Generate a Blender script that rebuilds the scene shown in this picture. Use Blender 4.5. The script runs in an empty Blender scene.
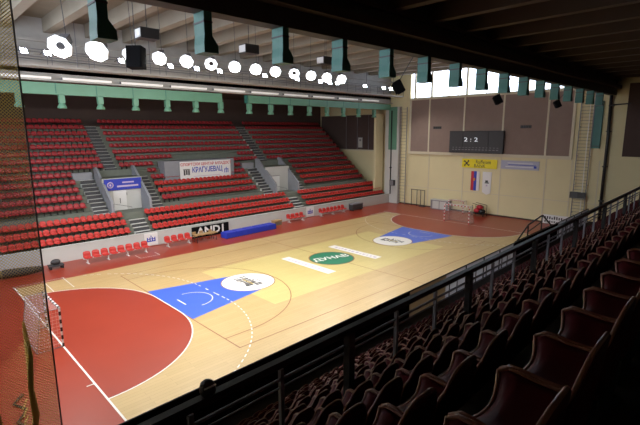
import bpy, bmesh, math, random
from mathutils import Vector, Matrix
random.seed(7)
C = bpy.context.scene.collection
SC = bpy.context.scene
PI = math.pi

# ------------------------------------------------------------------ camera
CAM = Vector((-4.885, -14.394, 10.14))
YAW, PITCH, ROLL = 0.80189, -0.18045, -0.00453
cam = bpy.data.objects.new('camera', bpy.data.cameras.new('camera'))
C.objects.link(cam)
cam.data.sensor_width = 36.0
cam.data.lens = 442.3 / 640 * 36.0
cam.data.clip_start = 0.03; cam.data.clip_end = 300
fwd = Vector((math.cos(YAW) * math.cos(PITCH), math.sin(YAW) * math.cos(PITCH), math.sin(PITCH)))
rgt = Vector((math.sin(YAW), -math.cos(YAW), 0)); upv = rgt.cross(fwd)
r2 = rgt * math.cos(ROLL) + upv * math.sin(ROLL); u2 = -rgt * math.sin(ROLL) + upv * math.cos(ROLL)
cam.matrix_world = Matrix(((r2.x, u2.x, -fwd.x, CAM.x), (r2.y, u2.y, -fwd.y, CAM.y), (r2.z, u2.z, -fwd.z, CAM.z), (0, 0, 0, 1)))
SC.camera = cam

# ------------------------------------------------------------------ world, light, exposure
w = bpy.data.worlds.new('world'); SC.world = w; w.use_nodes = True
w.node_tree.nodes['Background'].inputs[0].default_value = (0.80, 0.88, 1.0, 1)
w.node_tree.nodes['Background'].inputs[1].default_value = 7.5
SC.view_settings.view_transform = 'Standard'; SC.view_settings.look = 'None'
SC.view_settings.gamma = 1; SC.view_settings.exposure = -0.22
SC.view_settings.use_curve_mapping = False
HIGHBAY_W = 1450.0      # power of each big high bay lamp over the court
FLOOD_W = 900.0        # power of each small floodlight on the far girder

# ------------------------------------------------------------------ materials
MATS = {}
def mat(name, col, rough=0.6, metal=0.0, noise=0.0, scale=3.0, emit=None, estr=0.0, bump=0.0, spec=0.5, col2=None):
    if name in MATS: return MATS[name]
    m = bpy.data.materials.new(name); m.use_nodes = True
    nt = m.node_tree; b = nt.nodes['Principled BSDF']
    b.inputs['Base Color'].default_value = (*col, 1); b.inputs['Roughness'].default_value = rough
    b.inputs['Metallic'].default_value = metal; b.inputs['Specular IOR Level'].default_value = spec
    if noise or bump:
        tc = nt.nodes.new('ShaderNodeTexCoord'); n = nt.nodes.new('ShaderNodeTexNoise')
        n.inputs['Scale'].default_value = scale; n.inputs['Detail'].default_value = 5
        nt.links.new(tc.outputs['Object'], n.inputs['Vector'])
        if noise:
            mx = nt.nodes.new('ShaderNodeMix'); mx.data_type = 'RGBA'
            c2 = col2 or tuple(max(0, c * (1 - noise)) for c in col)
            c1 = col if col2 else tuple(min(1, c * (1 + noise)) for c in col)
            mx.inputs[6].default_value = (*c1, 1); mx.inputs[7].default_value = (*c2, 1)
            nt.links.new(n.outputs['Fac'], mx.inputs[0]); nt.links.new(mx.outputs[2], b.inputs['Base Color'])
        if bump:
            bp = nt.nodes.new('ShaderNodeBump'); bp.inputs['Strength'].default_value = bump
            nt.links.new(n.outputs['Fac'], bp.inputs['Height']); nt.links.new(bp.outputs['Normal'], b.inputs['Normal'])
    if emit:
        b.inputs['Emission Color'].default_value = (*emit, 1); b.inputs['Emission Strength'].default_value = estr
    MATS[name] = m; return m

def wood_mat(name, c1, c2, c3, rough=0.3):
    m = bpy.data.materials.new(name); m.use_nodes = True; nt = m.node_tree; b = nt.nodes['Principled BSDF']
    tc = nt.nodes.new('ShaderNodeTexCoord'); br = nt.nodes.new('ShaderNodeTexBrick')
    br.inputs['Color1'].default_value = (*c1, 1); br.inputs['Color2'].default_value = (*c2, 1)
    br.inputs['Mortar'].default_value = (*c3, 1); br.inputs['Scale'].default_value = 1.0
    br.inputs['Mortar Size'].default_value = 0.006; br.inputs['Brick Width'].default_value = 2.4; br.inputs['Row Height'].default_value = 0.22
    br.inputs['Bias'].default_value = 0.0
    nt.links.new(tc.outputs['Object'], br.inputs['Vector'])
    n = nt.nodes.new('ShaderNodeTexNoise'); n.inputs['Scale'].default_value = 0.35
    nt.links.new(tc.outputs['Object'], n.inputs['Vector'])
    mx = nt.nodes.new('ShaderNodeMix'); mx.data_type = 'RGBA'; mx.blend_type = 'MULTIPLY'
    mx.inputs[0].default_value = 0.35
    nt.links.new(br.outputs['Color'], mx.inputs[6]); nt.links.new(n.outputs['Color'], mx.inputs[7])
    cr = nt.nodes.new('ShaderNodeValToRGB'); cr.color_ramp.elements[0].color = (.6, .6, .6, 1); cr.color_ramp.elements[1].color = (1, 1, 1, 1)
    nt.links.new(n.outputs['Fac'], cr.inputs[0]); nt.links.new(cr.outputs[0], mx.inputs[7])
    nt.links.new(mx.outputs[2], b.inputs['Base Color'])
    b.inputs['Roughness'].default_value = rough; b.inputs['Coat Weight'].default_value = 0.15; b.inputs['Coat Roughness'].default_value = 0.12
    MATS[name] = m; return m

M_WOOD = wood_mat('maple_boards', (.60, .43, .20), (.55, .39, .175), (.43, .29, .125), 0.33)
M_YELL = wood_mat('yellow_lacquered_boards', (.68, .56, .23), (.65, .53, .215), (.56, .44, .17), 0.33)
M_RED = mat('red_court_paint', (.31, .040, .020), .34, noise=.10, scale=.6)
M_BLUE = mat('blue_court_paint', (.055, .13, .62), .34, noise=.05)
M_WLINE = mat('white_line_paint', (.80, .78, .74), .4)
M_BLINE = mat('brown_line_paint', (.30, .12, .05), .4)
M_GREENC = mat('green_court_paint', (.015, .19, .10), .35)
M_DINK = mat('dark_ink', (.045, .045, .05), .5)
M_GOLD = mat('gold_ink', (.55, .40, .08), .5)
M_PALEINK = mat('pale_violet_ink', (.55, .45, .62), .5)
M_CREAM = mat('cream_wall_paint', (.74, .66, .40), .8, noise=.06, scale=.5)
M_CREAM2 = mat('cream_trim_paint', (.66, .60, .45), .7)
M_WHITEW = mat('pale_grey_wall_paint', (.56, .56, .54), .8, noise=.07, scale=.8)
M_CONC = mat('grey_green_concrete', (.16, .175, .145), .85, noise=.18, scale=2.0)
M_PGREY = mat('portal_grey_paint', (.27, .28, .31), .8, noise=.1)
M_STAIR = mat('pale_stair_concrete', (.60, .60, .57), .85, noise=.12, scale=3)
M_RISER = mat('dark_stair_riser', (.06, .06, .065), .8)  # covers the full riser faces, darker than the treads
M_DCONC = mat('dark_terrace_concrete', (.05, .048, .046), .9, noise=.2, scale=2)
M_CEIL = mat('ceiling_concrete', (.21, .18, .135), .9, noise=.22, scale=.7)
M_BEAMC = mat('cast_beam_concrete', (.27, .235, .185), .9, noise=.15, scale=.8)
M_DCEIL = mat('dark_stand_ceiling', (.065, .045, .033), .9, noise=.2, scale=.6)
M_GIRD = mat('dark_girder_paint', (.05, .046, .042), .7, noise=.15)
M_GGIRD = mat('grey_girder_paint', (.42, .40, .38), .8, noise=.2, scale=1.3)
M_TEAL = mat('teal_duct_paint', (.035, .165, .14), .5, noise=.15, scale=1.5)
M_MINT = mat('mint_duct_paint', (.12, .28, .19), .5, noise=.10, scale=1.0)
M_BROWNP = mat('brown_acoustic_panel', (.27, .195, .165), .85, noise=.12, scale=1.2)
M_DBROWN = mat('dark_brown_panel', (.075, .048, .042), .85, noise=.12, scale=1.2)
M_BLACK = mat('black_painted_steel', (.012, .012, .014), .45)
M_BLACKB = mat('matt_black_board', (.006, .006, .007), .9, spec=.1)
M_GSTEEL = mat('grey_painted_steel', (.20, .20, .22), .5, metal=.3)
M_DGREY = mat('dark_grey_plastic', (.045, .045, .05), .55)
M_MGREY = mat('mid_grey_plastic', (.22, .22, .24), .6)
M_WHITE = mat('white_enamel', (.78, .78, .78), .5)
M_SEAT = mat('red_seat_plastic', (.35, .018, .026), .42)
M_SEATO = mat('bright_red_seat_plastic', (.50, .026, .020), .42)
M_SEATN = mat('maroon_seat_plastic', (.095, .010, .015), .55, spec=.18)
M_RIMHI = mat('seat_rim_highlight', (.34, .17, .13), .22)  # bright edge highlight of the maroon seats painted as a paler, glossier colour
M_BRKT = mat('black_seat_bracket', (.02, .02, .02), .6)
M_BLUEB = mat('royal_blue_banner', (.03, .05, .45), .6)
M_BLUEM = mat('blue_vinyl_mat', (.02, .05, .50), .45, noise=.1)
M_BLINK = mat('blue_ink', (.03, .06, .45), .6)
M_RINK = mat('red_ink', (.55, .03, .05), .6)
M_YEL = mat('yellow_sign_face', (.85, .72, .02), .5)
M_PGB = mat('grey_blue_sign_face', (.42, .43, .55), .5)
def translucent(name, col, f=.7):
    m = mat(name, col, .5); nt = m.node_tree; t = nt.nodes.new('ShaderNodeBsdfTranslucent'); t.inputs[0].default_value = (*col, 1)
    x = nt.nodes.new('ShaderNodeMixShader'); x.inputs[0].default_value = f
    nt.links.new(nt.nodes['Principled BSDF'].outputs[0], x.inputs[1]); nt.links.new(t.outputs[0], x.inputs[2]); nt.links.new(x.outputs[0], nt.nodes['Material Output'].inputs[0])
    return m
M_PANEL = translucent('blue_grey_barrier_panel', (.62, .64, .70), .6)
M_BEIGEP = translucent('beige_barrier_panel', (.40, .34, .26), .6)
M_NET = mat('yellow_net_cord', (.55, .42, .12), .9)
M_NETD = mat('dark_net_cord', (.06, .05, .04), .9)
M_NETW = mat('white_net_cord', (.7, .7, .68), .9)
M_TIMBER = mat('bench_timber', (.42, .27, .12), .5)
M_HOUS = mat('lamp_housing_grey', (.16, .16, .18), .5)
M_LAMP = mat('lamp_glow', (1, 1, 1), .4, emit=(.86, .92, 1.0), estr=2.4)
M_LAMPS = mat('small_flood_glow', (1, 1, 1), .4, emit=(.86, .93, 1.0), estr=40.0)
M_DIGIT = mat('scoreboard_digit_glow', (.9, .9, .9), .4, emit=(.8, .9, 1.0), estr=.7)
M_REFL = mat('lamp_reflector', (.75, .77, .8), .35, metal=.6)
M_TUBE = mat('white_batten_cover', (.75, .73, .70), .5, emit=(1, .97, .92), estr=.35)

def glass():
    m = bpy.data.materials.new('window_pane_glass'); m.use_nodes = True; nt = m.node_tree
    b = nt.nodes['Principled BSDF']; out = nt.nodes['Material Output']
    tr = nt.nodes.new('ShaderNodeBsdfTransparent'); tr.inputs[0].default_value = (.95, .97, 1, 1)
    b.inputs['Roughness'].default_value = .1; b.inputs['Base Color'].default_value = (.8, .85, .9, 1)
    mx = nt.nodes.new('ShaderNodeMixShader'); mx.inputs[0].default_value = .12
    nt.links.new(tr.outputs[0], mx.inputs[1]); nt.links.new(b.outputs[0], mx.inputs[2]); nt.links.new(mx.outputs[0], out.inputs[0])
    return m
M_GLASS = glass()

# ------------------------------------------------------------------ mesh helpers
class MB:
    def __init__(s): s.v = []; s.f = []; s.mi = []; s.mats = []; s.sm = []
    def m(s, mt):
        if mt not in s.mats: s.mats.append(mt)
        return s.mats.index(mt)
    def add(s, vs, fs, mt, M=None, smooth=False):
        o = len(s.v); k = s.m(mt)
        for v in vs:
            v = Vector(v); s.v.append(tuple(M @ v if M is not None else v))
        for f in fs: s.f.append(tuple(i + o for i in f)); s.mi.append(k); s.sm.append(smooth)
    def box(s, x0, x1, y0, y1, z0, z1, mt, M=None):
        vs = [(x, y, z) for z in (z0, z1) for y in (y0, y1) for x in (x0, x1)]
        s.add(vs, [(0, 2, 3, 1), (4, 5, 7, 6), (0, 1, 5, 4), (2, 6, 7, 3), (0, 4, 6, 2), (1, 3, 7, 5)], mt, M)
    def quad(s, a, b, c, d, mt): s.add([a, b, c, d], [(0, 1, 2, 3)], mt)
    def prism(s, pts, t, mt, M=None):
        """outline pts (u,v) in local XZ, thickness t along local Y (centred)"""
        n = len(pts); vs = [(u, -t / 2, v) for u, v in pts] + [(u, t / 2, v) for u, v in pts]
        fs = [tuple(range(n)), tuple(range(2 * n - 1, n - 1, -1))] + [(i, i + n, (i + 1) % n + n, (i + 1) % n) for i in range(n)]
        s.add(vs, fs, mt, M)
    def tube(s, pts, r, mt, n=8, M=None, cap=True):
        pts = [Vector(p) for p in pts]; rings = []
        for i, p in enumerate(pts):
            d = (pts[min(i + 1, len(pts) - 1)] - pts[max(i - 1, 0)]).normalized()
            a = d.orthogonal().normalized() if abs(d.z) > .9 else Vector((0, 0, 1)).cross(d).normalized()
            b = d.cross(a); rr = r[i] if isinstance(r, (list, tuple)) else r
            rings.append([p + (a * math.cos(2 * PI * k / n) + b * math.sin(2 * PI * k / n)) * rr for k in range(n)])
        vs = [v for ring in rings for v in ring]; fs = []
        for i in range(len(pts) - 1):
            for k in range(n): fs.append((i * n + k, i * n + (k + 1) % n, (i + 1) * n + (k + 1) % n, (i + 1) * n + k))
        if cap: fs += [tuple(range(n - 1, -1, -1)), tuple(range((len(pts) - 1) * n, len(pts) * n))]
        s.add(vs, fs, mt, M, smooth=n > 6)
    def lathe(s, prof, mt, n=16, M=None, ang0=0.0, smooth=True):
        vs = [(r * math.cos(2 * PI * k / n + ang0), r * math.sin(2 * PI * k / n + ang0), z) for r, z in prof for k in range(n)]
        fs = [(i * n + k, i * n + (k + 1) % n, (i + 1) * n + (k + 1) % n, (i + 1) * n + k) for i in range(len(prof) - 1) for k in range(n)]
        s.add(vs, fs, mt, M, smooth)
    def build(s, name, parent=None, loc=None, data_only=False):
        me = bpy.data.meshes.new(name); me.from_pydata(s.v, [], s.f)
        for mt in s.mats: me.materials.append(mt)
        for p, k, sm in zip(me.polygons, s.mi, s.sm): p.material_index = k; p.use_smooth = sm
        me.validate(); me.update()
        if data_only: return me
        o = bpy.data.objects.new(name, me); C.objects.link(o)
        if parent is not None: o.parent = parent
        if loc is not None: o.location = loc
        return o

def tag(o, label=None, cat=None, group=None, kind=None):
    if label: o['label'] = label
    if cat: o['category'] = cat
    if group: o['group'] = group
    if kind: o['kind'] = kind
    return o
def thing(name, label, cat, loc=(0, 0, 0), rz=0.0, group=None):
    o = bpy.data.objects.new(name, None); C.objects.link(o); o.location = loc; o.rotation_euler = (0, 0, rz); o.empty_display_size = .2
    return tag(o, label, cat, group)
def struct(name, mb, parent=None): return tag(mb.build(name, parent), kind='structure')
def dup(root, loc, rz, label, group=None, rot=None):
    r = root.copy(); C.objects.link(r); r.location = loc; r.rotation_euler = rot or (0, 0, rz); r['label'] = label
    if group: r['group'] = group
    for ch in list(root.children):
        c = ch.copy(); C.objects.link(c); c.parent = r
        for g in ch.children:
            d = g.copy(); C.objects.link(d); d.parent = c
    return r
def text_mesh(name, s, size, mt, M, parent=None, ext=0.004, sx=1.0, align='CENTER', bold=0.0):
    cu = bpy.data.curves.new(name, 'FONT'); cu.body = s; cu.size = size; cu.extrude = ext; cu.align_x = align; cu.align_y = 'CENTER'; cu.offset = bold
    cu.resolution_u = 2
    t = bpy.data.objects.new(name, cu); C.objects.link(t)
    bpy.context.view_layer.update()
    me = bpy.data.meshes.new_from_object(t.evaluated_get(bpy.context.evaluated_depsgraph_get()))
    bpy.data.objects.remove(t); me.name = name
    me.transform(M @ Matrix.Diagonal((sx, 1, 1, 1)))
    me.materials.clear(); me.materials.append(mt)
    o = bpy.data.objects.new(name, me); C.objects.link(o)
    if parent is not None: o.parent = parent
    return o
def frame3(o, ux, uy, uz):
    return Matrix(((ux[0], uy[0], uz[0], o[0]), (ux[1], uy[1], uz[1], o[1]), (ux[2], uy[2], uz[2], o[2]), (0, 0, 0, 1)))
def face_my(x, y, z): return frame3((x, y, z), (1, 0, 0), (0, 0, 1), (0, -1, 0))      # text on a face looking towards -Y
def face_mx(x, y, z): return frame3((x, y, z), (0, -1, 0), (0, 0, 1), (-1, 0, 0))     # text on a face looking towards -X
_u = ['', 'first', 'second', 'third', 'fourth', 'fifth', 'sixth', 'seventh', 'eighth', 'ninth', 'tenth', 'eleventh', 'twelfth', 'thirteenth',
      'fourteenth', 'fifteenth', 'sixteenth', 'seventeenth', 'eighteenth', 'nineteenth']
_t = {20: 'twent', 30: 'thirt', 40: 'fort', 50: 'fift', 60: 'sixt', 70: 'sevent', 80: 'eight', 90: 'ninet'}
def nth(k):
    if k < 20: return _u[k]
    t = k // 10 * 10
    return _t[t] + 'ieth' if k == t else _t[t] + 'y-' + _u[k - t]
def project(p):
    d = Vector(p) - CAM; z = d.dot(fwd)
    if z < .05: return None
    return 320 + 442.3 * d.dot(r2) / z, 212.5 - 442.3 * d.dot(u2) / z, z

# ------------------------------------------------------------------ the shell
XW0, XW1 = -7.6, 47.2          # end walls
YB0, YB1 = -22.0, 39.2         # back walls behind the stands
YG0, YG1 = -1.95, 24.9         # lines of the two long girders
def sheet(mb, x0, x1, y0, y1, z, mt): mb.quad((x0, y0, z), (x1, y0, z), (x1, y1, z), (x0, y1, z), mt)
fl = MB()
fl.box(XW0, XW1, YB0, YB1, -.3, 0, M_RED)
sheet(fl, 0, 40, -4.2, 19.7, .002, M_WOOD)
sheet(fl, 10.6, 29.7, 5.5, 14.2, .004, M_YELL)
def dpoly(side, r):
    pts = []
    for k in range(25):
        a = -PI / 2 + k * PI / 2 / 24; pts.append((r * math.cos(a), 8.5 + r * math.sin(a)))
    for k in range(25):
        a = k * PI / 2 / 24; pts.append((r * math.cos(a), 11.5 + r * math.sin(a)))
    return [(x, y) if side == 0 else (40 - x, y) for x, y in pts]
def stroke(mb, pts, wd, z, mt, dash=None):
    """flat painted line following a polyline"""
    L = 0
    for i in range(len(pts) - 1):
        a = Vector(pts[i]); b = Vector(pts[i + 1]); d = b - a; ln = d.length
        if ln < 1e-6: continue
        on = True if dash is None else int(L / dash) % 2 == 0
        L += ln
        if not on: continue
        d.normalize(); n = Vector((-d.y, d.x)) * wd / 2; e = d * wd * .2
        mb.quad((*(a - n - e), z), (*(b - n + e), z), (*(b + n + e), z), (*(a + n - e), z), mt)
def arc(cx, cy, r, a0, a1, n=32): return [(cx + r * math.cos(a0 + (a1 - a0) * k / n), cy + r * math.sin(a0 + (a1 - a0) * k / n)) for k in range(n + 1)]
def disc(mb, cx, cy, r, z, mt, n=40):
    mb.add([(cx + r * math.cos(2 * PI * k / n), cy + r * math.sin(2 * PI * k / n), z) for k in range(n)], [tuple(range(n))], mt)
for side in (0, 1):
    fx = (lambda x: x) if side == 0 else (lambda x: 40 - x)
    # blue trapezoid key
    q = [(fx(6), 7), (fx(11.8), 8.2), (fx(11.8), 11.8), (fx(6), 13)]
    if side: q = q[::-1]
    fl.add([(x, y, .006) for x, y in q], [(0, 1, 2, 3)], M_BLUE)
    d = dpoly(side, 6.0)
    fl.add([(x, y, .008) for x, y in (d if side == 0 else d[::-1])], [tuple(range(len(d)))], M_RED)
    stroke(fl, d, .07, .010, M_WLINE)
    # nine metre dashed line
    d9 = []
    for k in range(61):
        a = -PI / 2 + k * PI / 2 / 60; d9.append((fx(9 * math.cos(a)), 8.5 + 9 * math.sin(a)))
    for k in range(9): d9.append((fx(9), 8.5 + 3 * (k + 1) / 9))
    for k in range(61):
        a = k * PI / 2 / 60; d9.append((fx(9 * math.cos(a)), 11.5 + 9 * math.sin(a)))
    stroke(fl, [p for p in d9 if 0 < p[1] < 19.7], .06, .011, M_WLINE, dash=.24)
    stroke(fl, [(fx(6), 2.4), (fx(6), 17.5)], .06, .009, M_BLINE)
    stroke(fl, [(fx(6), 3.7)] + [(fx(x), y) for x, y in arc(7.4, 10, 6.3, -PI / 2, PI / 2, 48)] + [(fx(6), 16.3)], .06, .009, M_BLINE)
    disc(fl, fx(11.8), 10, 1.86, .012, M_BLINE); disc(fl, fx(11.8), 10, 1.80, .013, M_WLINE)
    stroke(fl, [(fx(x), y) for x, y in arc(7.4, 9.7, 1.25, -PI / 2, PI / 2, 24)], .06, .012, M_WLINE)
    stroke(fl, [(fx(6.75), 9.2), (fx(6.75), 10.3)], .07, .012, M_WLINE)
    stroke(fl, [(fx(0), -.1), (fx(0), 20.1)], .08, .012, M_WLINE)
    stroke(fl, [(fx(0), 20.0), (fx(3), 20.0)], .05, .012, M_WLINE)
    for xx in (1.7, 2.9): stroke(fl, [(fx(xx), 17.3), (fx(xx), 20.0)], .05, .013, M_WLINE)
    stroke(fl, [(fx(-.3), 4.0), (fx(0), 4.0)], .06, .013, M_WLINE)
stroke(fl, [(6, 2.4), (34, 2.4)], .05, .009, M_BLINE); stroke(fl, [(6, 17.5), (34, 17.5)], .05, .009, M_BLINE)
stroke(fl, [(20, -3.5), (20, 19.7)], .05, .009, M_BLINE)
stroke(fl, [(11, 14.6), (29, 14.6)], .04, .009, M_BLINE)
disc(fl, 20, 10, 1.88, .012, M_BLINE); disc(fl, 20, 10, 1.80, .013, M_GREENC)
for x0, x1 in ((16.9, 17.75), (22.3, 23.15)): sheet(fl, x0, x1, 7.3, 12.7, .012, M_WLINE)
stroke(fl, [(4.2, 21.7), (5.7, 21.7), (5.7, 20.6), (4.2, 20.6), (4.2, 21.7)], .03, .004, M_BLINE)
stroke(fl, [(8.9, 22.2), (8.9, 21.0), (10.5, 21.0), (10.5, 22.0)], .05, .004, M_WLINE)
floor = struct('floor', fl)
# painted emblems and wording on the court
lg = MB()
rnd = random.Random(3)
for cx in (11.8, 28.2):
    for k in range(17):
        u = -1.05 + (k % 9) * .25 + rnd.uniform(-.04, .04); v = (.22 if k < 9 else -.28) + rnd.uniform(-.08, .08)
        hw = rnd.uniform(.05, .11); hh = rnd.uniform(.16, .28)
        lg.box(cx + v - hh, cx + v + hh, 10 - u - hw, 10 - u + hw, .0135, .015, M_DINK)
    for k in range(7):
        u = -.5 + k * .17; lg.box(cx - .02 - .07, cx - .02 + .07, 10 - u - .06, 10 - u + .06, .0152, .0165, M_GOLD)
    for k in range(4):
        lg.box(cx + .62, cx + .72, 10 - .45 + k * .25, 10 - .33 + k * .25, .0135, .015, M_DINK)
tag(lg.build('floor_emblem', floor), kind='structure')
tw = text_mesh('floor_lettering', 'ДУНАВ', 1.0, M_WLINE, frame3((20, 10.05, .016), (.97, -.24, 0), (.24, .97, 0), (0, 0, 1)), floor, .001, .95, bold=.02)
tag(tw, kind='structure')
fm = MB()
for cx in (17.32, 22.72):
    y = 12.2
    while y > 7.8:
        ln = rnd.uniform(.10, .30); fm.box(cx - .14, cx + .12, y - ln, y, .0125, .0135, M_PALEINK); y -= ln + rnd.uniform(.12, .3)
tag(fm.build('floor_marking', floor), kind='structure')

# far end wall with its openings for the window band
wl = MB()
T = .4
wl.box(XW1, XW1 + T, YB0, YB1, 0, 14.45, M_CREAM)
wl.box(XW1, XW1 + T, YB0, 1.0, 14.45, 19, M_CREAM); wl.box(XW1, XW1 + T, 21.6, YB1, 14.45, 19, M_CREAM)
wl.box(XW1, XW1 + T, 1.0, 21.6, 18.0, 19, M_CREAM)
for y in (3.5, 8.5, 13.4, 18.35, 20.9): wl.box(XW1 + .05, XW1 + .3, y - .12, y + .12, 14.45, 18.0, M_CREAM2)
for y in (18.3, 13.3, 8.5, 3.45, .85, -1.7): wl.box(XW1 - .03, XW1, y - .06, y + .06, .2, 7.1, M_CREAM2)
wl.box(XW1 - .02, XW1, -4, 24, 2.55, 2.62, M_CREAM2)
wall_far = struct('wall_right', wl)
ys = [1.0, 3.5, 8.5, 13.4, 18.35, 20.9, 21.6]
for i in range(6):
    g = MB(); g.box(XW1 + .15, XW1 + .17, ys[i] + .1, ys[i + 1] - .1, 14.5, 17.95, M_GLASS)
    o = struct('window_%d' % (i + 1), g)
    fr = MB()
    fr.box(XW1 + .1, XW1 + .22, ys[i] + .1, ys[i + 1] - .1, 14.45, 14.6, M_CREAM2); fr.box(XW1 + .1, XW1 + .22, ys[i] + .1, ys[i + 1] - .1, 17.85, 18, M_CREAM2)
    if ys[i + 1] - ys[i] > 3: fr.box(XW1 + .12, XW1 + .2, (ys[i] + ys[i + 1]) / 2 - .05, (ys[i] + ys[i + 1]) / 2 + .05, 14.5, 18, M_CREAM2)
    tag(fr.build('window_frame', o), kind='structure')
# brown panel fields on the end wall
tr = MB()
tr.box(XW1 - .10, XW1, 1.15, 21.3, 7.45, 14.3, M_BROWNP)
tr.box(XW1 - .10, XW1, 26.2, 38.9, 7.45, 12.6, M_DBROWN)
tr.box(XW1 - .10, XW1, -22, -3.55, 7.6, 14.6, M_DBROWN)
struct('trim_1', tr)
tr = MB()
for y in (18.42, 13.45, 8.52, 3.62): tr.box(XW1 - .16, XW1 - .08, y - .1, y + .1, 7.4, 14.3, M_CREAM2)
for y in (1.05, 21.4): tr.box(XW1 - .18, XW1, y - .14, y + .14, 7.2, 14.5, M_CREAM2)
tr.box(XW1 - .2, XW1, .9, 21.55, 7.1, 7.45, M_CREAM2); tr.box(XW1 - .2, XW1, .9, 21.55, 14.25, 14.5, M_CREAM2)
for y in (28.8, 31.0, 33.3): tr.box(XW1 - .16, XW1 - .08, y - .05, y + .05, 7.4, 12.6, M_GSTEEL)
tr.box(XW1 - .2, XW1, 26.0, 38.9, 7.3, 7.45, M_CREAM2)
struct('trim_2', tr)
# pilasters at the corner
pl = MB(); pl.box(44.9, 46.6, 25.6, 26.0, 1.2, 12.6, M_CREAM); struct('trim_3', pl)
pl = MB(); pl.box(46.5, XW1, 22.9, 25.2, 0, 13.5, M_WHITEW); pl.box(46.45, 46.5, 23.2, 24.6, 7.6, 13.5, M_MINT); struct('trim_4', pl)
bw = MB(); bw.box(XW0 - .4, XW1, YB1, YB1 + .4, 0, 16.5, M_DBROWN); struct('wall_back', bw)
bw = MB(); bw.box(XW0 - .4, XW1, YB0 - .4, YB0, 0, 16.5, M_CREAM); struct('wall_front', bw)
bw = MB(); bw.box(XW0 - .4, XW0, YB0, YB1, 0, 7.4, M_CREAM); bw.box(XW0 - .4, XW0, YB0, 0, 7.4, 19, M_CREAM); bw.box(XW0 - .4, XW0, 23, YB1, 7.4, 19, M_CREAM)
bw.box(XW0 - .4, XW0, 0, 23, 18, 19, M_CREAM)  # unseen wall; its opening made large to bring extra daylight into the hall
for q in range(1, 6): bw.box(XW0 - .3, XW0 - .1, q * 23 / 6 - .12, q * 23 / 6 + .12, 7.4, 18, M_CREAM2)
struct('wall_left', bw)
bb = MB(); bb.box(XW1 - .06, XW1, YB0, 22.9, 0, .14, M_DBROWN); struct('baseboard_right', bb)
# ceilings and cast beams
GRID = [2.25 + 2.9 * k for k in range(-3, 16)]
ce = MB(); ce.box(XW0 - .4, XW1 + .4, YG0, YG1, 18.5, 18.8, M_CEIL)
for x in GRID: ce.box(x - .62, x, YG0, YG1, 17.5, 18.5, M_BEAMC)
struct('ceiling', ce)
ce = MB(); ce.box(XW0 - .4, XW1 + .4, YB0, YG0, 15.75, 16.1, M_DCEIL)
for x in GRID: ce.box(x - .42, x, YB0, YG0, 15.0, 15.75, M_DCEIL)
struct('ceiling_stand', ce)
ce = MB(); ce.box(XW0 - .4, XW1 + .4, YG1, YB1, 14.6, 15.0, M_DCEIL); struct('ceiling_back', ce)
gd = MB(); gd.box(XW0, XW1, YG0 - .55, YG0, 13.55, 18.8, M_GIRD)
gd.box(XW0, XW1, YG0 - .95, YG0 - .55, 14.15, 14.45, M_DCEIL)
gd.box(XW0, XW1, YG0 - .8, YG0 - .55, 14.9, 15.1, M_DCEIL)
struct('trim_5', gd)
gd = MB(); gd.box(XW0, XW1, YG1, YG1 + .5, 14.0, 18.8, M_GGIRD)
for z in (15.1, 15.9, 16.8): gd.box(XW0, XW1, YG1 - .25, YG1, z, z + .22, M_GGIRD)
gd.box(XW0, XW1, YG1 - .4, YG1, 14.0, 14.12, M_GGIRD)
struct('trim_6', gd)
# catwalk slung in front of the far girder
cwk = thing('catwalk', 'grey steel catwalk running along the girder above the far stand', 'catwalk', (20, 23.2, 14.9))
b = MB(); b.box(-27, 27, -.6, .6, -.12, 0, M_GGIRD); b.build('deck', cwk)
for yy in (-.6, .6):
    b = MB()
    for z in (.5, 1.0): b.tube([(-27, yy, z), (27, yy, z)], .03, M_GSTEEL, 6)
    for k in range(20): b.tube([(-27 + k * 2.84, yy, 0), (-27 + k * 2.84, yy, 1.0)], .025, M_GSTEEL, 5)
    b.build('handrail', cwk)
for k in range(10):
    b = MB(); b.tube([(-25 + k * 5.6, 0, -.05), (-25 + k * 5.6, 0, 3.6)], .03, M_GSTEEL, 5); b.build('hanger', cwk)

# ------------------------------------------------------------------ far stand
TR = .77
def frow(r):
    """front y and floor z of far row r (0..16)"""
    if r < 3: return 24.55 + TR * r, 1.05 + .6 * r
    return 27.66 + TR * (r - 3), 3.20 + .632 * (r - 3)
PORT = [(9.0, 12.7), (27.9, 31.6)]
stand = thing('grandstand', 'grey concrete stepped stand of red seats along the far long side of the court', 'grandstand', (20, 24.4, 0))
def st(mb, name, label=None):
    o = mb.build(name, stand, loc=(-20, -24.4, 0))
    if label: o['label'] = label
    return o
X0, X1 = XW0 + .02, XW1 - .02
b = MB(); b.box(X0, 46.45, 24.3, 24.5, 0, 1.28, M_WHITEW); b.box(X0, 46.45, 24.28, 24.52, 1.2, 1.3, M_WHITEW); st(b, 'front_wall', 'pale grey front wall')
b = MB()
for r in range(16):
    y, z = frow(r)
    xe = 46.3 if r < 3 else 45.4; segs = [(X0, xe)]
    if 3 <= r <= 6: segs = [(X0, PORT[0][0]), (PORT[0][1], PORT[1][0]), (PORT[1][1], xe)]
    y1 = y + TR + .12 if r < 15 else YB1 - .02
    for a, c in segs: b.box(a, c, y, y1, z - .85, z, M_CONC)
b.box(X0, X1, frow(2)[0] + TR, 27.7, 1.9, 2.70, M_CONC)
st(b, 'terrace')
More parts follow.
